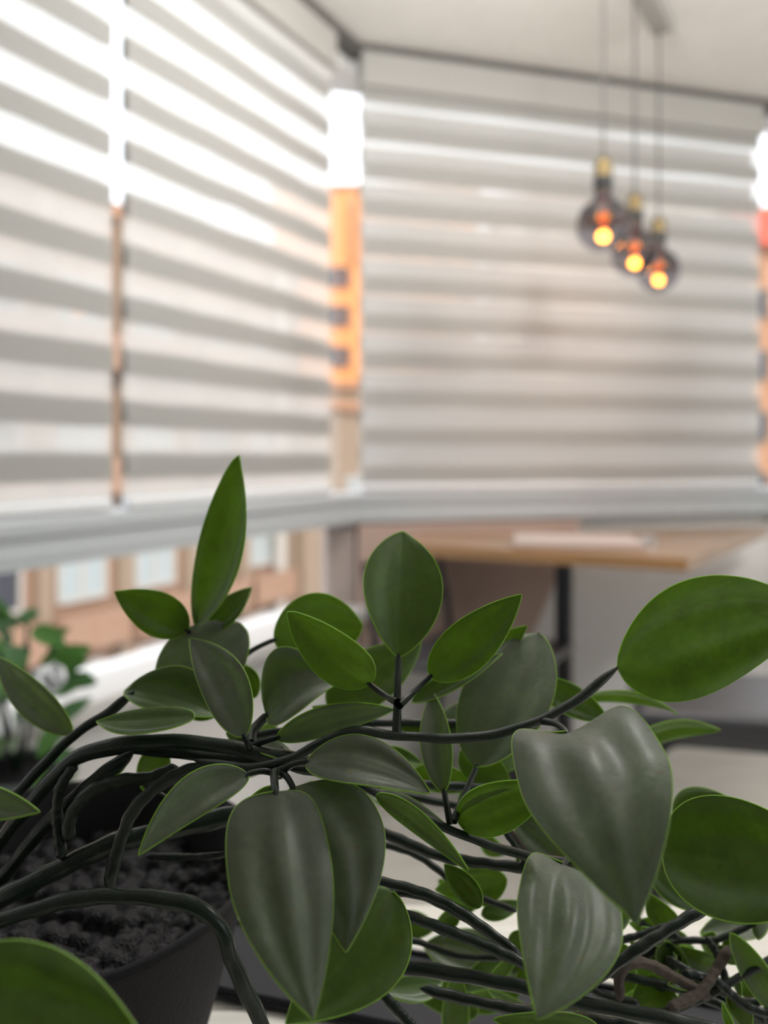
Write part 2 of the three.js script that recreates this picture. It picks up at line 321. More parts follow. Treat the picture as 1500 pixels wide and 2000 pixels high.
{
  const t = thing('metal_chair', 'black metal frame chair tucked under the table in front of pink panel', 'chair');
  // x along the back, z = forward to the table
  t.position.set(0.085, 0, -2.27); t.rotation.y = Math.atan2(uy[1], uy[0]);
  mesh('seat', rbox(-0.22, 0.22, 0.43, 0.455, 0.02, 0.42, 0.008), M.blackSeat, t);
  for (const s of [-1, 1]) {
    mesh('back_post', tube([V(s * 0.232, 0, -0.07), V(s * 0.232, 0.44, 0.01), V(s * 0.222, 0.70, -0.03)], 0.011, 20), M.blackMetal, t);
    mesh('leg', tube([V(s * 0.195, 0, 0.42), V(s * 0.19, 0.43, 0.38)], 0.011, 4), M.blackMetal, t);
  }
  mesh('top_rail', tube([V(-0.226, 0.70, -0.03), V(0.226, 0.70, -0.03)], 0.012, 4), M.blackMetal, t);
  mesh('cross_rail', tube([V(-0.228, 0.56, -0.01), V(0.228, 0.56, -0.01)], 0.009, 4), M.blackMetal, t);
}

// ---------------------------------------------------------------- pendant light with three smoked bulbs
{
  const t = thing('pendant_light', 'triple pendant with smoked globe bulbs hanging over the table', 'pendant light');
  const spots = [[0.513, 1.80], [0.668, 2.05], [0.803, 2.25]];
  const a = spots[0], b = spots[2], len = Math.hypot(b[0] - a[0], b[1] - a[1]);
  const can = mesh('canopy', rbox(-len / 2 - 0.06, len / 2 + 0.06, CEIL - 0.042, CEIL - 0.001, -0.03, 0.03, 0.006), M.cassette, t);
  can.position.set((a[0] + b[0]) / 2, 0, -(a[1] + b[1]) / 2); can.rotation.y = Math.atan2(b[1] - a[1], b[0] - a[0]);
  const R0 = 0.0625, Y = 1.54;
  const prof = (a0, a1, n) => Array.from({ length: n + 1 }, (_, i) => { const q = a0 + (a1 - a0) * i / n; return new THREE.Vector2(Math.max(0.0001, R0 * Math.sin(q)), -R0 * Math.cos(q)); });
  const lower = new THREE.LatheGeometry(prof(0, 1.75, 20), 40);
  const upper = new THREE.LatheGeometry([...prof(1.75, 2.72, 14), new THREE.Vector2(0.021, 0.066), new THREE.Vector2(0.0185, 0.078), new THREE.Vector2(0.0185, 0.088)], 40);
  const sock = new THREE.LatheGeometry([[0.0195, 0.08], [0.0205, 0.083], [0.0205, 0.145], [0.018, 0.150], [0.006, 0.156], [0.003, 0.165]].map((p) => new THREE.Vector2(...p)), 28);
  const collar = new THREE.LatheGeometry([[0.0210, 0.083], [0.0222, 0.085], [0.0222, 0.108], [0.0210, 0.110]].map((p) => new THREE.Vector2(...p)), 28);
  const coil = []; for (let i = 0; i <= 90; i++) { const q = i / 90; coil.push(V(0.0125 * Math.cos(q * 26) * Math.sin(0.3 + q * 2.5), -0.040 + 0.026 * q, 0.0125 * Math.sin(q * 26) * Math.sin(0.3 + q * 2.5))); }
  const coilGeo = new THREE.TubeGeometry(new THREE.CatmullRomCurve3(coil), 300, 0.0022, 5);
  for (const [x, d] of spots) {
    mesh('cord', new THREE.CylinderGeometry(0.0032, 0.0032, CEIL - 0.04 - Y - 0.16, 8).translate(x, (CEIL - 0.04 + Y + 0.16) / 2, -d), M.cord, t);
    const so = mesh('socket', sock, M.brass, t); so.position.set(x, Y, -d);
    mesh('collar', collar, M.blackMetal, so);
    const bl = mesh('bulb', lower, M.bulbClear, t); bl.position.set(x, Y, -d);
    mesh('smoked_cap', upper, M.bulbSmoke, bl);
    mesh('filament_support', new THREE.LatheGeometry([[0.0001, 0.0], [0.004, 0.0], [0.006, 0.03], [0.013, 0.05], [0.015, 0.085]].map((p) => new THREE.Vector2(...p)), 16), M.glowRed, bl);
    mesh('filament', coilGeo, M.filament, bl);
    const l = new THREE.PointLight(0xff9a45, 0.12, 0, 2); l.name = 'bulb_light'; l.position.set(x, Y - 0.03, -d); l.castShadow = true; scene.add(l);
  }
}

// ---------------------------------------------------------------- unseen opal globe lamps lighting blinds and ceiling, placed above and to the right of the view
for (const [x, d, power, label] of [[1.75, 1.15, 1.0, 'unseen opal globe lamp out of view, placed to light the right half of the bay'], [0.30, 1.32, 0.72, 'unseen opal globe lamp above the view, placed to light the blinds and ceiling']]) {
  const t = thing('unseen_globe_lamp', label, 'pendant light', 'unseen opal globe lamps of the bay'); t.position.set(x, 2.04, -d);
  mesh('globe', new THREE.SphereGeometry(0.14, 32, 20), M.opal, t);
  mesh('cord', new THREE.CylinderGeometry(0.004, 0.004, CEIL - 2.04 - 0.14, 8).translate(0, (CEIL - 2.04 + 0.14) / 2, 0), M.cord, t);
  mesh('cap', new THREE.CylinderGeometry(0.04, 0.05, 0.03, 24).translate(0, 0.145, 0), M.brass, t);
  const l = new THREE.PointLight(0xf9f8f5, UNSEEN_LAMP_POWER * power, 0, 2); l.name = 'unseen_globe_light'; l.position.set(x, 2.04, -d); l.castShadow = true; l.shadow.radius = 7; scene.add(l);
}

// ---------------------------------------------------------------- leaves and stems
// a leaf blade from base to tip; side = in-plane bow, bend = bow out of the plane, fold = V of the two halves, lobe = heart-shaped base
function leafGeo(B, Tp, o) {
  const a = Tp.clone().sub(B), L = a.length(); a.normalize();
  const mid = B.clone().add(Tp).multiplyScalar(0.5), v = V(0, EYE, 0).sub(mid).normalize();
  const s0 = a.clone().cross(v).normalize(), n0 = s0.clone().cross(a).normalize();
  const W = o.w * L, NU = o.nu ?? 28, NV = o.nv ?? 24, al = o.al ?? 0.62, be = o.be ?? 0.92, um = al / (al + be), nm = um ** al * (1 - um) ** be;
  const pos = [], uv = [], idx = [], edge = { l: [], r: [] }, u0 = rand() * 3, v0 = rand() * 3;
  const P = (u, t) => {
    const roll = (o.roll ?? 0) * Math.PI / 180 + (o.twist ?? 0) * (u - 0.5), s = s0.clone().multiplyScalar(Math.cos(roll)).addScaledVector(n0, Math.sin(roll)), n = n0.clone().multiplyScalar(Math.cos(roll)).addScaledVector(s0, -Math.sin(roll));
    const uu = Math.min(1, Math.max(0, u)), h = W / 2 * (uu ** al * (1 - uu) ** be) / nm, at_ = Math.abs(t), arc = 4 * uu * (1 - uu);
    const along = uu * L - (o.lobe ?? 0) * L * at_ ** 1.3 * Math.sin(Math.PI * Math.min(1, uu / 0.38)) ** 0.8;
    const fold = (o.fold ?? 12) * Math.PI / 180, soft = Math.sqrt(t * t + 0.012) - 0.11;
    const ripple = (o.rip ?? 0.026) * W * Math.cos(t * Math.PI * 2.6) * Math.sin(Math.PI * Math.min(1, uu * 1.05)) * (1 - 0.4 * at_);
    const wave = (o.wave ?? 0.02) * W * at_ ** 3 * Math.sin(uu * 7 + (t > 0 ? 1.3 : 4) + u0 * 3);
    const groove = -0.014 * W * Math.exp(-((t / 0.1) ** 2)) * Math.sin(Math.PI * Math.min(1, uu * 1.02));
    const out = soft * h * Math.sin(fold) + ripple + groove + wave - (o.cup ?? 0) * h * t * t;
    return B.clone().addScaledVector(a, along).addScaledVector(s0, (o.side ?? 0) * L * arc).addScaledVector(n0, (o.bend ?? 0.05) * L * arc + (o.hook ?? 0) * L * uu ** 4 * (uu - 1)).addScaledVector(s, h * t * Math.cos(fold)).addScaledVector(n, out);
  };
  for (let i = 0; i <= NU; i++) for (let j = 0; j <= NV; j++) {
    const u = (i / NU) ** 1.15, t = j / NV * 2 - 1, p = P(u, t);
    pos.push(p.x, p.y, p.z); uv.push(u0 + u * L, v0 + t * W / 2);
    if (j === 0) edge.l.push(p); if (j === NV) edge.r.push(p);
  }
  for (let i = 0; i < NU; i++) for (let j = 0; j < NV; j++) { const k = i * (NV + 1) + j; idx.push(k, k + 1, k + NV + 1, k + 1, k + NV + 2, k + NV + 1); }
  const g = new THREE.BufferGeometry();
  g.setAttribute('position', new THREE.Float32BufferAttribute(pos, 3)); g.setAttribute('uv', new THREE.Float32BufferAttribute(uv, 2)); g.setIndex(idx); g.computeVertexNormals();
  const rim = [...edge.l, ...edge.r.slice(0, -1).reverse()];
  return [g, new THREE.TubeGeometry(new THREE.CatmullRomCurve3(rim, false, 'catmullrom', 0.3), rim.length * 2, o.rimR ?? 0.00026, 5, false)];
}
let leafCount = 0;
function coated(g) { // the blade and, a hair's breadth off both of its faces, the two skins
  const skin = (k) => { const c = g.clone(), q = c.attributes.position, n = c.attributes.normal; for (let i = 0; i < q.count; i++) q.setXYZ(i, q.getX(i) + n.getX(i) * k, q.getY(i) + n.getY(i) * k, q.getZ(i) + n.getZ(i) * k); return c; };
  const back = skin(-0.00015), ix = back.index; for (let i = 0; i < ix.count; i += 3) { const t = ix.getX(i); ix.setX(i, ix.getX(i + 1)); ix.setX(i + 1, t); }
  const nb = back.attributes.normal; for (let i = 0; i < nb.count; i++) nb.setXYZ(i, -nb.getX(i), -nb.getY(i), -nb.getZ(i));
  return mergeGeometries([g, skin(0.00015), back], true);
}
// lean = 1: the near face of the leaf leans back to the ceiling; lean = -1: it leans forward over the table
function leaned(b, tp, o) {
  if (!o.lean) return [tp, o];
  const dx = tp[0] - b[0], dy = b[1] - tp[1], ax = dx / Math.hypot(dx, dy), roll = (o.roll ?? 0) + o.lean * 26 * ax, c = Math.PI / 180, d = tp[2] + o.lean * 0.00011 * dy;
  return [[tp[0], tp[1], d], { ...o, roll, w: o.w * at(...b).distanceTo(at(...tp)) / at(...b).distanceTo(at(tp[0], tp[1], d)) * Math.cos((o.roll ?? 0) * c) / Math.max(0.45, Math.cos(roll * c)) }];
}
function petiole(pts, r) { // wider where it joins the vine, flaring a little into the blade
  const seg = 22, g = tube(pts, r, seg, 8), q = g.attributes.position, n = g.attributes.normal;
  for (let i = 0; i < q.count; i++) { const u = Math.floor(i / 9) / seg, w = r * (0.45 * u * u - 0.55 * Math.max(0, 1 - u * 14)); q.setXYZ(i, q.getX(i) + n.getX(i) * w, q.getY(i) + n.getY(i) * w, q.getZ(i) + n.getZ(i) * w); }
  return g;
}
function leaf(parent, b, tp0, o0) {
  const [tp, o] = leaned(b, tp0, o0);
  const B = at(...b), Tp = at(...tp), [g, rim] = leafGeo(B, Tp, o);
  const m = mesh('leaf', coated(g), o.under ? [leafMats[leafCount++ % 4], leafUnderSheen, leafUpper] : [leafMats[leafCount++ % 4], leafUpper, leafUnderSheen], parent);  // under shows the paler skin to the view, its colour carrying grey sheen
  mesh('backlit_margin', rim, M.backlit_margin, m);
  if (o.pet) {
    const A = at(...o.pet), d = Tp.clone().sub(B).normalize(), q = B.clone().addScaledVector(d, -0.25 * A.distanceTo(B));
    mesh('petiole', petiole([B.clone().addScaledVector(d, 0.0015), B, q.lerp(A, 0.35), A], (o.pr ?? 0.0011)), M.stem, m);
  }
  return m;
}
function stem(parent, pts, r, mat = M.stem, seg = 70) {
  const g = tube(pts.map((p) => at(...p)), r, seg, 10), q = g.attributes.position, n = g.attributes.normal, k = rand() * 9;
  for (let i = 0; i < q.count; i++) { const ring = Math.floor(i / 11), u = ring / seg, e = Math.min(u, 1 - u), w = 0.06 * r * (Math.sin(ring * 0.31 + k) + Math.sin(ring * 0.83 + k * 2 + (i % 11 % 10) * 0.628)) - r * 0.8 * Math.max(0, 1 - e * 16) ** 2; q.setXYZ(i, q.getX(i) + n.getX(i) * w, q.getY(i) + n.getY(i) * w, q.getZ(i) + n.getZ(i) * w); }
  g.computeVertexNormals();
  return mesh('stem', g, mat, parent);
}

const COUNTER = 0.695;
{
  const t = thing('potted_vine', 'trailing green vine with thick waxy leaves in a dark round pot', 'potted plant');
  // pot
  const cx = -0.16, cz = -0.375, rim = 0.802;
  const pp = [[0.001, COUNTER], [0.062, COUNTER], [0.067, COUNTER + 0.004], [0.0765, COUNTER + 0.036], [0.086, COUNTER + 0.07], [0.0945, rim - 0.012], [0.0985, rim - 0.004], [0.0985, rim - 0.001], [0.0965, rim], [0.0948, rim - 0.002], [0.089, rim - 0.02], [0.083, rim - 0.045]].map((p) => new THREE.Vector2(...p));
  mesh('pot', new THREE.LatheGeometry(pp, 96).translate(cx, 0, cz), M.pot, t);
  { // lumpy moulded soil
    const n = 120, r = rng(31), blobs = Array.from({ length: 620 }, () => { const q = r() * 6.283, k = Math.sqrt(r()) * 0.088; return [k * Math.cos(q), k * Math.sin(q), 0.003 + 0.0038 * r()]; });
    const g = new THREE.PlaneGeometry(0.17, 0.17, n, n).rotateX(-Math.PI / 2), q = g.attributes.position, keep = [];
    for (let i = 0; i < q.count; i++) {
      let x = q.getX(i), z = q.getZ(i), h = 0; const rr = Math.hypot(x, z);
      if (rr > 0.0855) { x *= 0.0855 / rr; z *= 0.0855 / rr; }
      for (const [bx, bz, br] of blobs) { const d2 = (x - bx) ** 2 + (z - bz) ** 2; if (d2 < br * br) h = Math.max(h, Math.sqrt(br * br - d2) * 1.1); }
      q.setXYZ(i, x + cx, rim - 0.032 + h, z + cz);
    }
    g.computeVertexNormals();
    mesh('soil', g, M.soil, t);
  }
  // stems: picture place and distance of the points they pass
  const st = [
    [[[1207, 1302, 0.300], [1130, 1365, 0.296], [1050, 1408, 0.292], [930, 1440, 0.290], [775, 1437, 0.290], [690, 1428, 0.288], [620, 1455, 0.288], [560, 1485, 0.290], [480, 1500, 0.293], [380, 1485, 0.296]], 0.0018],
    [[[620, 1492, 0.300], [500, 1470, 0.302], [400, 1452, 0.305], [250, 1452, 0.308], [150, 1478, 0.312], [60, 1570, 0.318], [-30, 1690, 0.33], [-80, 1800, 0.345]], 0.0029],
    [[[600, 1500, 0.306], [430, 1480, 0.310], [330, 1470, 0.312], [230, 1465, 0.315], [120, 1500, 0.318], [20, 1620, 0.325], [-60, 1760, 0.34]], 0.0021],
    [[[262, 1350, 0.330], [215, 1390, 0.328], [150, 1432, 0.325], [70, 1510, 0.322], [-20, 1610, 0.325], [-120, 1750, 0.34]], 0.0022],
    [[[262, 1468, 0.312], [180, 1530, 0.312], [90, 1610, 0.315], [0, 1720, 0.322], [-70, 1800, 0.335]], 0.0030],
    [[[540, 1580, 0.318], [430, 1598, 0.316], [330, 1622, 0.312], [230, 1645, 0.308], [120, 1695, 0.304], [20, 1745, 0.304], [-80, 1790, 0.31]], 0.0038],
    [[[212, 1742, 0.296], [222, 1690, 0.297], [240, 1630, 0.298], [262, 1582, 0.299], [310, 1535, 0.300], [360, 1508, 0.302], [430, 1492, 0.304]], 0.0026],
    [[[-60, 1815, 0.288], [40, 1785, 0.287], [140, 1757, 0.286], [270, 1752, 0.284], [390, 1775, 0.282], [432, 1815, 0.282], [455, 1880, 0.283], [485, 1945, 0.285], [530, 2040, 0.288]], 0.0029],
    [[[122, 1680, 0.303], [112, 1600, 0.306], [118, 1540, 0.309], [148, 1490, 0.312]], 0.0022],
    [[[132, 1645, 0.304], [140, 1590, 0.304], [180, 1545, 0.304], [240, 1525, 0.305], [290, 1520, 0.306], [350, 1500, 0.307]], 0.0026],
    [[[285, 1672, 0.318], [360, 1674, 0.315], [430, 1670, 0.31], [500, 1650, 0.305]], 0.0014],
    [[[280, 1530, 0.32], [340, 1570, 0.318], [430, 1600, 0.315]], 0.0014],
    [[[560, 1500, 0.290], [640, 1512, 0.292], [740, 1550, 0.294], [850, 1608, 0.296], [1000, 1664, 0.297], [1130, 1685, 0.297], [1230, 1675, 0.294], [1295, 1662, 0.290]], 0.0017],
    [[[640, 1700, 0.302], [740, 1720, 0.300], [800, 1735, 0.300], [870, 1762, 0.300], [950, 1815, 0.298], [1020, 1868, 0.294]], 0.0018],
    [[[640, 1715, 0.312], [740, 1738, 0.31], [830, 1752, 0.31], [920, 1800, 0.306], [1030, 1880, 0.300]], 0.0017],
    [[[700, 1760, 0.298], [800, 1790, 0.296], [900, 1828, 0.294], [960, 1852, 0.292], [1050, 1895, 0.290]], 0.0021],
    [[[640, 1890, 0.305], [780, 1888, 0.300], [900, 1905, 0.297], [1030, 1930, 0.294], [1150, 1962, 0.291], [1300, 1990, 0.289], [1460, 2030, 0.288]], 0.0026],
    [[[1120, 1945, 0.292], [1200, 1885, 0.296], [1290, 1825, 0.30], [1380, 1772, 0.305], [1440, 1740, 0.31]], 0.0023],
    [[[690, 1885, 0.310], [740, 1935, 0.305], [800, 2000, 0.300], [830, 2040, 0.298]], 0.0020],
    [[[1130, 1850, 0.33], [1230, 1832, 0.33], [1310, 1805, 0.33]], 0.0015],
    [[[690, 1600, 0.328], [780, 1640, 0.326], [860, 1672, 0.325], [960, 1688, 0.322], [1080, 1700, 0.32]], 0.0022],
    [[[905, 1620, 0.325], [960, 1600, 0.325], [1005, 1650, 0.322], [1030, 1690, 0.32]], 0.0014],
    [[[690, 1530, 0.338], [820, 1560, 0.34], [930, 1580, 0.342], [1040, 1590, 0.345], [1180, 1640, 0.345]], 0.0016],
    [[[1300, 1870, 0.34], [1400, 1930, 0.335], [1500, 2000, 0.33]], 0.0018],
    [[[1180, 1900, 0.34], [1320, 1930, 0.338], [1450, 1980, 0.335], [1560, 2020, 0.33]], 0.0019],
    [[[1240, 1990, 0.32], [1350, 1960, 0.325], [1450, 1905, 0.33], [1530, 1860, 0.335]], 0.0016],
    [[[820, 1930, 0.315], [950, 1960, 0.312], [1100, 1985, 0.31], [1260, 2005, 0.305]], 0.0022],
    [[[560, 1480, 0.32], [700, 1500, 0.325], [820, 1530, 0.33], [960, 1540, 0.335], [1100, 1560, 0.34]], 0.0018],
    [[[470, 1440, 0.33], [620, 1420, 0.335], [760, 1412, 0.34], [920, 1410, 0.345], [1060, 1380, 0.35]], 0.0017],
  ];
  for (const [p, r] of st) stem(t, p, r);
  stem(t, [[1212, 1955, 0.312], [1210, 1908, 0.312], [1225, 1884, 0.314], [1262, 1882, 0.318], [1310, 1905, 0.322], [1390, 1950, 0.326]], 0.0022, M.twig);
  stem(t, [[1425, 1848, 0.335], [1398, 1895, 0.33], [1365, 1940, 0.322], [1330, 1958, 0.316], [1305, 1972, 0.312]], 0.0022, M.twig);
  stem(t, [[960, 1600, 0.335], [1000, 1630, 0.333], [1040, 1690, 0.33]], 0.0016, M.twig);

  // leaves: base, tip, shape
  const lf = [
    // upper left tuft
    [[385, 1218, 0.372], [466, 889, 0.385], { w: 0.42, roll: 52, fold: 26, side: 0.07, al: 0.6, be: 0.75, lean: -1, twist: -0.3 }],
    [[366, 1232, 0.365], [224, 1156, 0.360], { w: 0.54, roll: -12, fold: 14, side: 0.02, lean: -1, pet: [400, 1300, 0.36] }],
    [[412, 1230, 0.370], [491, 1147, 0.378], { w: 0.50, roll: 30, pet: [395, 1300, 0.362] }],
    [[382, 1222, 0.372], [390, 1092, 0.385], { w: 0.16, roll: 20 }],
    [[398, 1225, 0.374], [424, 1180, 0.376], { w: 0.5, roll: 20 }],
    [[335, 1400, 0.345], [469, 1217, 0.350], { w: 0.74, roll: 15, fold: 8, be: 0.6, al: 0.55, side: -0.05, under: 1, lean: 1 }],
    [[428, 1398, 0.325], [247, 1347, 0.332], { w: 0.56, roll: -25, fold: 25, side: 0.04, be: 0.6, lean: 0.6 }],
    [[478, 1440, 0.298], [371, 1247, 0.310], { w: 0.45, roll: 18, side: 0.06, under: 1, lean: 1, pet: [490, 1465, 0.302] }],
    [[520, 1400, 0.322], [668, 1332, 0.318], { w: 0.86, roll: 8, side: -0.20, fold: 26, rip: 0.035, al: 0.5, under: 1, lean: 1, pet: [488, 1455, 0.305], pr: 0.0019 }],
    [[722, 1336, 0.310], [561, 1194, 0.316], { w: 0.48, roll: 22, lean: -1, side: 0.01, pet: [776, 1372, 0.294] }],
    [[535, 1250, 0.362], [708, 1222, 0.368], { w: 0.74, roll: -14, side: -0.13, be: 0.7, lean: -1, pet: [455, 1302, 0.352] }],
    [[778, 1284, 0.308], [787, 1039, 0.318], { w: 0.70, roll: -14, al: 0.78, be: 0.82, fold: 16, rip: 0.012, lean: 0.9, pet: [775, 1435, 0.291], pr: 0.0013 }],
    [[840, 1322, 0.308], [1019, 1161, 0.318], { w: 0.44, roll: 28, lean: -1, side: 0.02, pet: [780, 1378, 0.294] }],
    [[640, 1382, 0.345], [822, 1258, 0.352], { w: 0.50, lean: 0.8, roll: 0 }],
    [[805, 1372, 0.332], [982, 1276, 0.340], { w: 0.22, roll: 30 }],
    [[925, 1335, 0.36], [1030, 1222, 0.365], { w: 0.40, roll: 20, side: -0.05, lean: -1 }],
    [[930, 1500, 0.314], [1051, 1236, 0.326], { w: 0.62, roll: 12, rip: 0.028, under: 1, lean: 1, be: 0.75, pet: [885, 1605, 0.297] }],
    [[868, 1548, 0.302], [843, 1350, 0.312], { w: 0.40, roll: 20, fold: 30, under: 1, lean: 1, pet: [880, 1610, 0.297] }],
    [[540, 1441, 0.302], [770, 1386, 0.306], { w: 0.36, roll: -48, side: -0.05, rip: 0.03, under: 1, lean: 1, pet: [488, 1458, 0.304] }],
    [[598, 1488, 0.282], [840, 1549, 0.276], { w: 0.38, roll: 8, under: 1, lean: 1, side: -0.09, pet: [545, 1515, 0.288] }],
    // right
    [[1205, 1304, 0.300], [1585, 1195, 0.312], { w: 0.50, roll: -10, side: -0.06, rip: 0.03, lean: -1, nu: 36 }],
    [[1090, 1378, 0.370], [1324, 1394, 0.360], { w: 0.26, roll: -50, side: -0.14, rip: 0.03, lean: -1 }],
    [[1215, 1475, 0.392], [1408, 1427, 0.385], { w: 0.36, roll: -45, side: -0.16, rip: 0.03, lean: -1 }],
    [[1050, 1335, 0.350], [1190, 1408, 0.345], { w: 0.42, roll: 20 }],
    [[1108, 1432, 0.278], [1240, 1803, 0.250], { w: 0.80, roll: -6, lobe: 0.20, al: 0.58, be: 0.95, fold: -10, bend: 0.18, rip: 0.03, side: -0.05, under: 1, lean: 1, nu: 40, nv: 28, pet: [1060, 1408, 0.292] }],
    [[1100, 1688, 0.276], [1048, 1988, 0.252], { w: 0.74, roll: 8, lobe: 0.13, al: 0.54, fold: -10, bend: 0.08, rip: 0.04, side: -0.08, under: 1, lean: 1, nu: 40, nv: 24, pet: [1140, 1686, 0.296] }],
    [[1292, 1662, 0.290], [1660, 1712, 0.270], { w: 0.68, roll: 6, lean: 0.4, al: 0.5, fold: 14, rip: 0.022, nu: 36, nv: 22 }],
    [[1160, 1695, 0.330], [995, 1592, 0.332], { w: 0.62, roll: 10, rip: 0.03, under: 1, lean: 1 }],
    [[895, 1605, 0.300], [1080, 1532, 0.290], { w: 0.46, roll: 10, lean: -1 }],
    [[1315, 1600, 0.350], [1420, 1556, 0.345], { w: 0.75, roll: 20, cup: 0.6, lean: -1 }],
    [[1260, 1682, 0.330], [1372, 1780, 0.325], { w: 0.50, roll: 20 }],
    [[1312, 1812, 0.350], [1262, 1742, 0.352], { w: 0.62, roll: 10, lean: -1 }],
    [[1426, 1822, 0.330], [1532, 1992, 0.322], { w: 0.36, roll: 15, fold: 26, lean: -1 }],
    [[990, 1888, 0.380], [826, 1846, 0.385], { w: 0.58, roll: 10, under: 1, lean: 1 }],
    [[890, 1900, 0.362], [888, 2075, 0.352], { w: 0.36, roll: 10, lean: -1 }],
    [[1170, 2012, 0.300], [962, 1990, 0.292], { w: 0.26, roll: 30 }],
    [[770, 1800, 0.400], [852, 1812, 0.402], { w: 0.6, roll: 10, lean: -1 }],
    [[735, 1552, 0.288], [916, 1702, 0.281], { w: 0.28, roll: -52, side: -0.05, under: 1, lean: 1 }],
    [[722, 1548, 0.306], [872, 1612, 0.304], { w: 0.24, roll: 20, under: 1, lean: 1 }],
    [[938, 1772, 0.310], [868, 1688, 0.316], { w: 0.55, roll: 30, cup: 0.3 }],
    [[990, 1716, 0.360], [850, 1738, 0.362], { w: 0.5, roll: 10, lean: -1 }],
    [[1300, 1838, 0.350], [1304, 1908, 0.346], { w: 0.95, roll: 25, fold: 25 }],
    [[1430, 2012, 0.290], [1411, 1956, 0.292], { w: 0.32, roll: 20, lean: -1 }],
    [[882, 1442, 0.340], [908, 1368, 0.344], { w: 0.8, roll: 10, under: 1, lean: 1 }],
    [[500, 1362, 0.360], [466, 1296, 0.370], { w: 0.6, roll: 10 }],
    [[494, 1455, 0.316], [442, 1432, 0.320], { w: 0.5, roll: 30, under: 1, lean: 1 }],
    [[505, 1455, 0.308], [580, 1492, 0.306], { w: 0.5, roll: 40, under: 1, lean: 1 }],
    // front
    [[538, 1546, 0.264], [612, 1992, 0.245], { w: 0.50, roll: 14, side: 0.02, al: 0.5, be: 0.9, fold: -14, bend: 0.07, under: 1, lean: 0.45, nu: 40, nv: 28, lobe: 0.09, pet: [540, 1510, 0.286], pr: 0.0014 }],
    [[572, 1538, 0.278], [676, 1860, 0.258], { w: 0.64, roll: -8, side: -0.15, al: 0.5, fold: -12, bend: 0.08, rip: 0.03, under: 1, lean: 0.45, nu: 40, nv: 24, lobe: 0.04, pet: [548, 1508, 0.288] }],
    [[768, 1742, 0.288], [558, 2002, 0.272], { w: 0.54, roll: -8, side: -0.09, lean: 0.8, nu: 36, nv: 20 }],
    [[530, 1534, 0.284], [462, 1740, 0.280], { w: 0.5, roll: 20 }],
    [[484, 1512, 0.286], [270, 1671, 0.272], { w: 0.36, roll: 25, side: 0.11, under: 1, lean: 1, pet: [545, 1512, 0.289] }],
    [[380, 1402, 0.305], [188, 1409, 0.312], { w: 0.42, roll: -55, side: -0.04 }],
    [[142, 1434, 0.350], [-6, 1282, 0.362], { w: 0.32, roll: 30, side: -0.03, rip: 0.03, under: 1, lean: 1 }],
    [[-90, 1556, 0.258], [77, 1586, 0.248], { w: 0.34, roll: -25, under: 1, lean: 1 }],
    [[-190, 2010, 0.195], [285, 2040, 0.185], { w: 0.50, roll: 0, side: -0.05, lean: 0.3, nu: 36 }],
    [[305, 1452, 0.340], [292, 1553, 0.334], { w: 0.68, roll: 10, lean: -1 }],
    [[250, 1470, 0.345], [205, 1530, 0.34], { w: 0.4, roll: 20 }],
    [[370, 1400, 0.335], [470, 1330, 0.34], { w: 0.5, roll: -20 }],
    [[690, 1400, 0.350], [610, 1380, 0.352], { w: 0.5, roll: 30, lean: -1 }],
    [[780, 1420, 0.345], [860, 1425, 0.345], { w: 0.4, roll: 40, lean: -1 }],
  ];
  for (const [b, tp, o] of lf) leaf(t, b, tp, o);
  for (const [x0, y0, x1, y1, d, q] of [[1150, 1760, 1330, 1830, 0.345, 0.0016], [1240, 1880, 1480, 1800, 0.35, 0.0015], [1330, 1900, 1520, 1985, 0.328, 0.0020], [1280, 1930, 1510, 1955, 0.342, 0.0017], [720, 1640, 1010, 1780, 0.345, 0.0015], [700, 1840, 1000, 1870, 0.35, 0.0014], [1020, 1880, 1250, 1960, 0.33, 0.0016], [1380, 1830, 1450, 1990, 0.338, 0.0017]])
    stem(t, [[x0, y0, d], [(2 * x0 + x1) / 3, (2 * y0 + y1) / 3 - 14, d], [(x0 + 2 * x1) / 3, (y0 + 2 * y1) / 3 + 8, d - 0.004], [x1, y1, d - 0.006]], q);
  // the tangle behind: smaller leaves among the stems
  const r = rng(77);
  for (let k = 0; k < 22; k++) {
    const x = 1130 + 380 * r(), y = 1790 + 200 * r(), d = 0.325 + 0.04 * r(), q = r() * 6.283, L = 55 + 75 * r();
    leaf(t, [x, y, d], [x + L * Math.cos(q), y + 0.7 * L * Math.sin(q), d - 0.01 + 0.02 * r()], { w: 0.35 + 0.35 * r(), roll: -60 + 120 * r(), side: -0.12 + 0.24 * r(), fold: 22, under: k % 2, nu: 14, nv: 10 });
  }
  for (let k = 0; k < 46; k++) {
    const right = k < 34, x = right ? 800 + 720 * r() : 430 + 480 * r(), y = right ? 1590 + 390 * r() : 1440 + 130 * r(), d = 0.345 + 0.05 * r(), q = r() * 6.283, L = 70 + 80 * r();
    leaf(t, [x, y, d], [x + L * Math.cos(q), y + 0.55 * L * Math.sin(q), d - 0.01 + 0.02 * r()], { w: 0.35 + 0.3 * r(), roll: -50 + 100 * r(), side: -0.1 + 0.2 * r(), nu: 14, nv: 8 });
  }
}

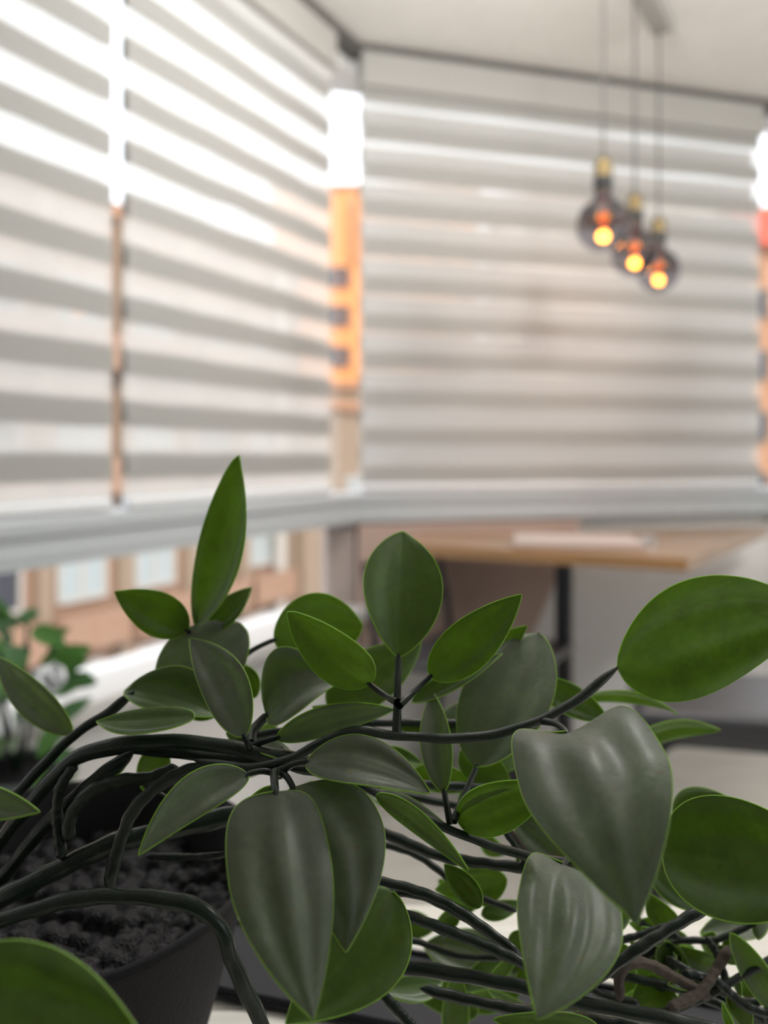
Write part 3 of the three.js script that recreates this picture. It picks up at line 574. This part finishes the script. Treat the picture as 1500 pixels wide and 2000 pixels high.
// ---------------------------------------------------------------- counter with the tray
{
  const t = thing('console_table', 'whitewashed plank console under the dark plant pot', 'console');
  for (let k = 0; k < 4; k++) mesh('plank', rbox(-0.75, 0.85, COUNTER - 0.022, COUNTER - (k % 2 ? 0.0006 : 0), -0.125 - k * 0.1 - 0.0985, -0.125 - k * 0.1, 0.0015), M.board, t);
  mesh('apron', box(-0.72, 0.82, COUNTER - 0.09, COUNTER - 0.022, -0.505, -0.145), M.board, t);
  for (const [x, z] of [[-0.72, -0.50], [0.78, -0.50], [-0.72, -0.19], [0.78, -0.19]]) mesh('leg', rbox(x, x + 0.04, 0, COUNTER - 0.09, z, z + 0.04, 0.004), M.board, t);
  t.rotation.y = 0.0;
}
{
  const t = thing('tray', 'long black tray lying on the white planks right of the pot', 'tray');
  t.position.set(-0.03, COUNTER, -0.446); t.rotation.y = -0.27;
  mesh('base', rbox(-0.09, 0.33, 0.0005, 0.005, -0.032, 0.032, 0.002), M.tray, t);
  mesh('rim', mergeGeometries([rbox(-0.088, 0.328, 0.004, 0.0075, 0.028, 0.031, 0.001), rbox(-0.088, 0.328, 0.004, 0.0075, -0.031, -0.028, 0.001), rbox(-0.088, -0.085, 0.004, 0.0075, -0.03, 0.03, 0.001), rbox(0.325, 0.328, 0.004, 0.0075, -0.03, 0.03, 0.001)]), M.tray, t);
}

// ---------------------------------------------------------------- the plant by the left window
{
  const t = thing('flowering_plant', 'bushy green plant with a white bloom in a tall planter by the left window', 'potted plant');
  const cx = -0.62, cd = 1.30;
  const prof = [[0.001, 0], [0.07, 0], [0.075, 0.01], [0.085, 0.46], [0.088, 0.47], [0.083, 0.475], [0.078, 0.45]].map((p) => new THREE.Vector2(...p));
  mesh('planter', new THREE.LatheGeometry(prof, 40).translate(cx, 0, -cd), std({ color: lin(0.10, 0.12, 0.11), roughness: 0.6 }), t);
  mesh('soil', new THREE.CylinderGeometry(0.079, 0.079, 0.02, 32).translate(cx, 0.455, -cd), M.soil, t);
  const r = rng(5), gm = [phy({ color: lin(0.07, 0.20, 0.03), roughness: 1, transmission: 0.4, thickness: 0 }), phy({ color: lin(0.04, 0.13, 0.03), roughness: 1, transmission: 0.4, thickness: 0 })];
  const toPx = (p) => [750 + p.x / -p.z * F, HORIZON + (EYE - p.y) / -p.z * F, -p.z];
  for (let k = 0; k < 60; k++) {
    const q = r() * 6.283, rr = 0.03 + 0.1 * r(), y = 0.52 + 0.24 * r() * (1 - rr * 2), B = V(cx + rr * 0.6 * Math.cos(q), y, -cd + rr * 0.6 * Math.sin(q)), L = 0.05 + 0.05 * r();
    const Tp = B.clone().add(V(Math.cos(q) * L * 0.9, (r() - 0.45) * L, Math.sin(q) * L * 0.9));
    const [g] = leafGeo(B, Tp, { w: 0.55, roll: -50 + 100 * r(), nu: 10, nv: 6 });
    mesh('leaf', g, gm[k % 2], t);
  }
  for (let k = 0; k < 7; k++) { const q = k * 0.9; mesh('stem', tube([V(cx, 0.45, -cd), V(cx + 0.03 * Math.cos(q), 0.58, -cd + 0.03 * Math.sin(q)), V(cx + 0.07 * Math.cos(q), 0.70, -cd + 0.07 * Math.sin(q))], 0.003, 10, 6), M.stem, t); }
  // trailing shoot on the window side
  for (let k = 0; k < 9; k++) { const B = V(cx + 0.085 + 0.01 * Math.sin(k * 2), 0.56 - k * 0.035, -cd + 0.05); const [g] = leafGeo(B, B.clone().add(V(0.03 * (k % 2 ? 1 : -0.6), -0.045, 0.02)), { w: 0.6, roll: 20, nu: 10, nv: 6 }); mesh('leaf', g, gm[k % 2], t); }
  const fl = V(-0.53, 0.645, -1.22);
  for (let k = 0; k < 14; k++) {
    const q = k * 2.4, up = (k % 3) * 0.012, d = V(Math.cos(q), 0.5 * Math.sin(q) , 0.6 + 0.2 * Math.sin(q * 1.7)).normalize();
    const [g] = leafGeo(fl.clone().add(V(0, up, 0)), fl.clone().addScaledVector(d, 0.034), { w: 0.8, roll: 40 * Math.sin(k), nu: 8, nv: 6, be: 0.5 });
    mesh('petal', g, M.white, t);
  }
}
renderer.render(scene, camera);
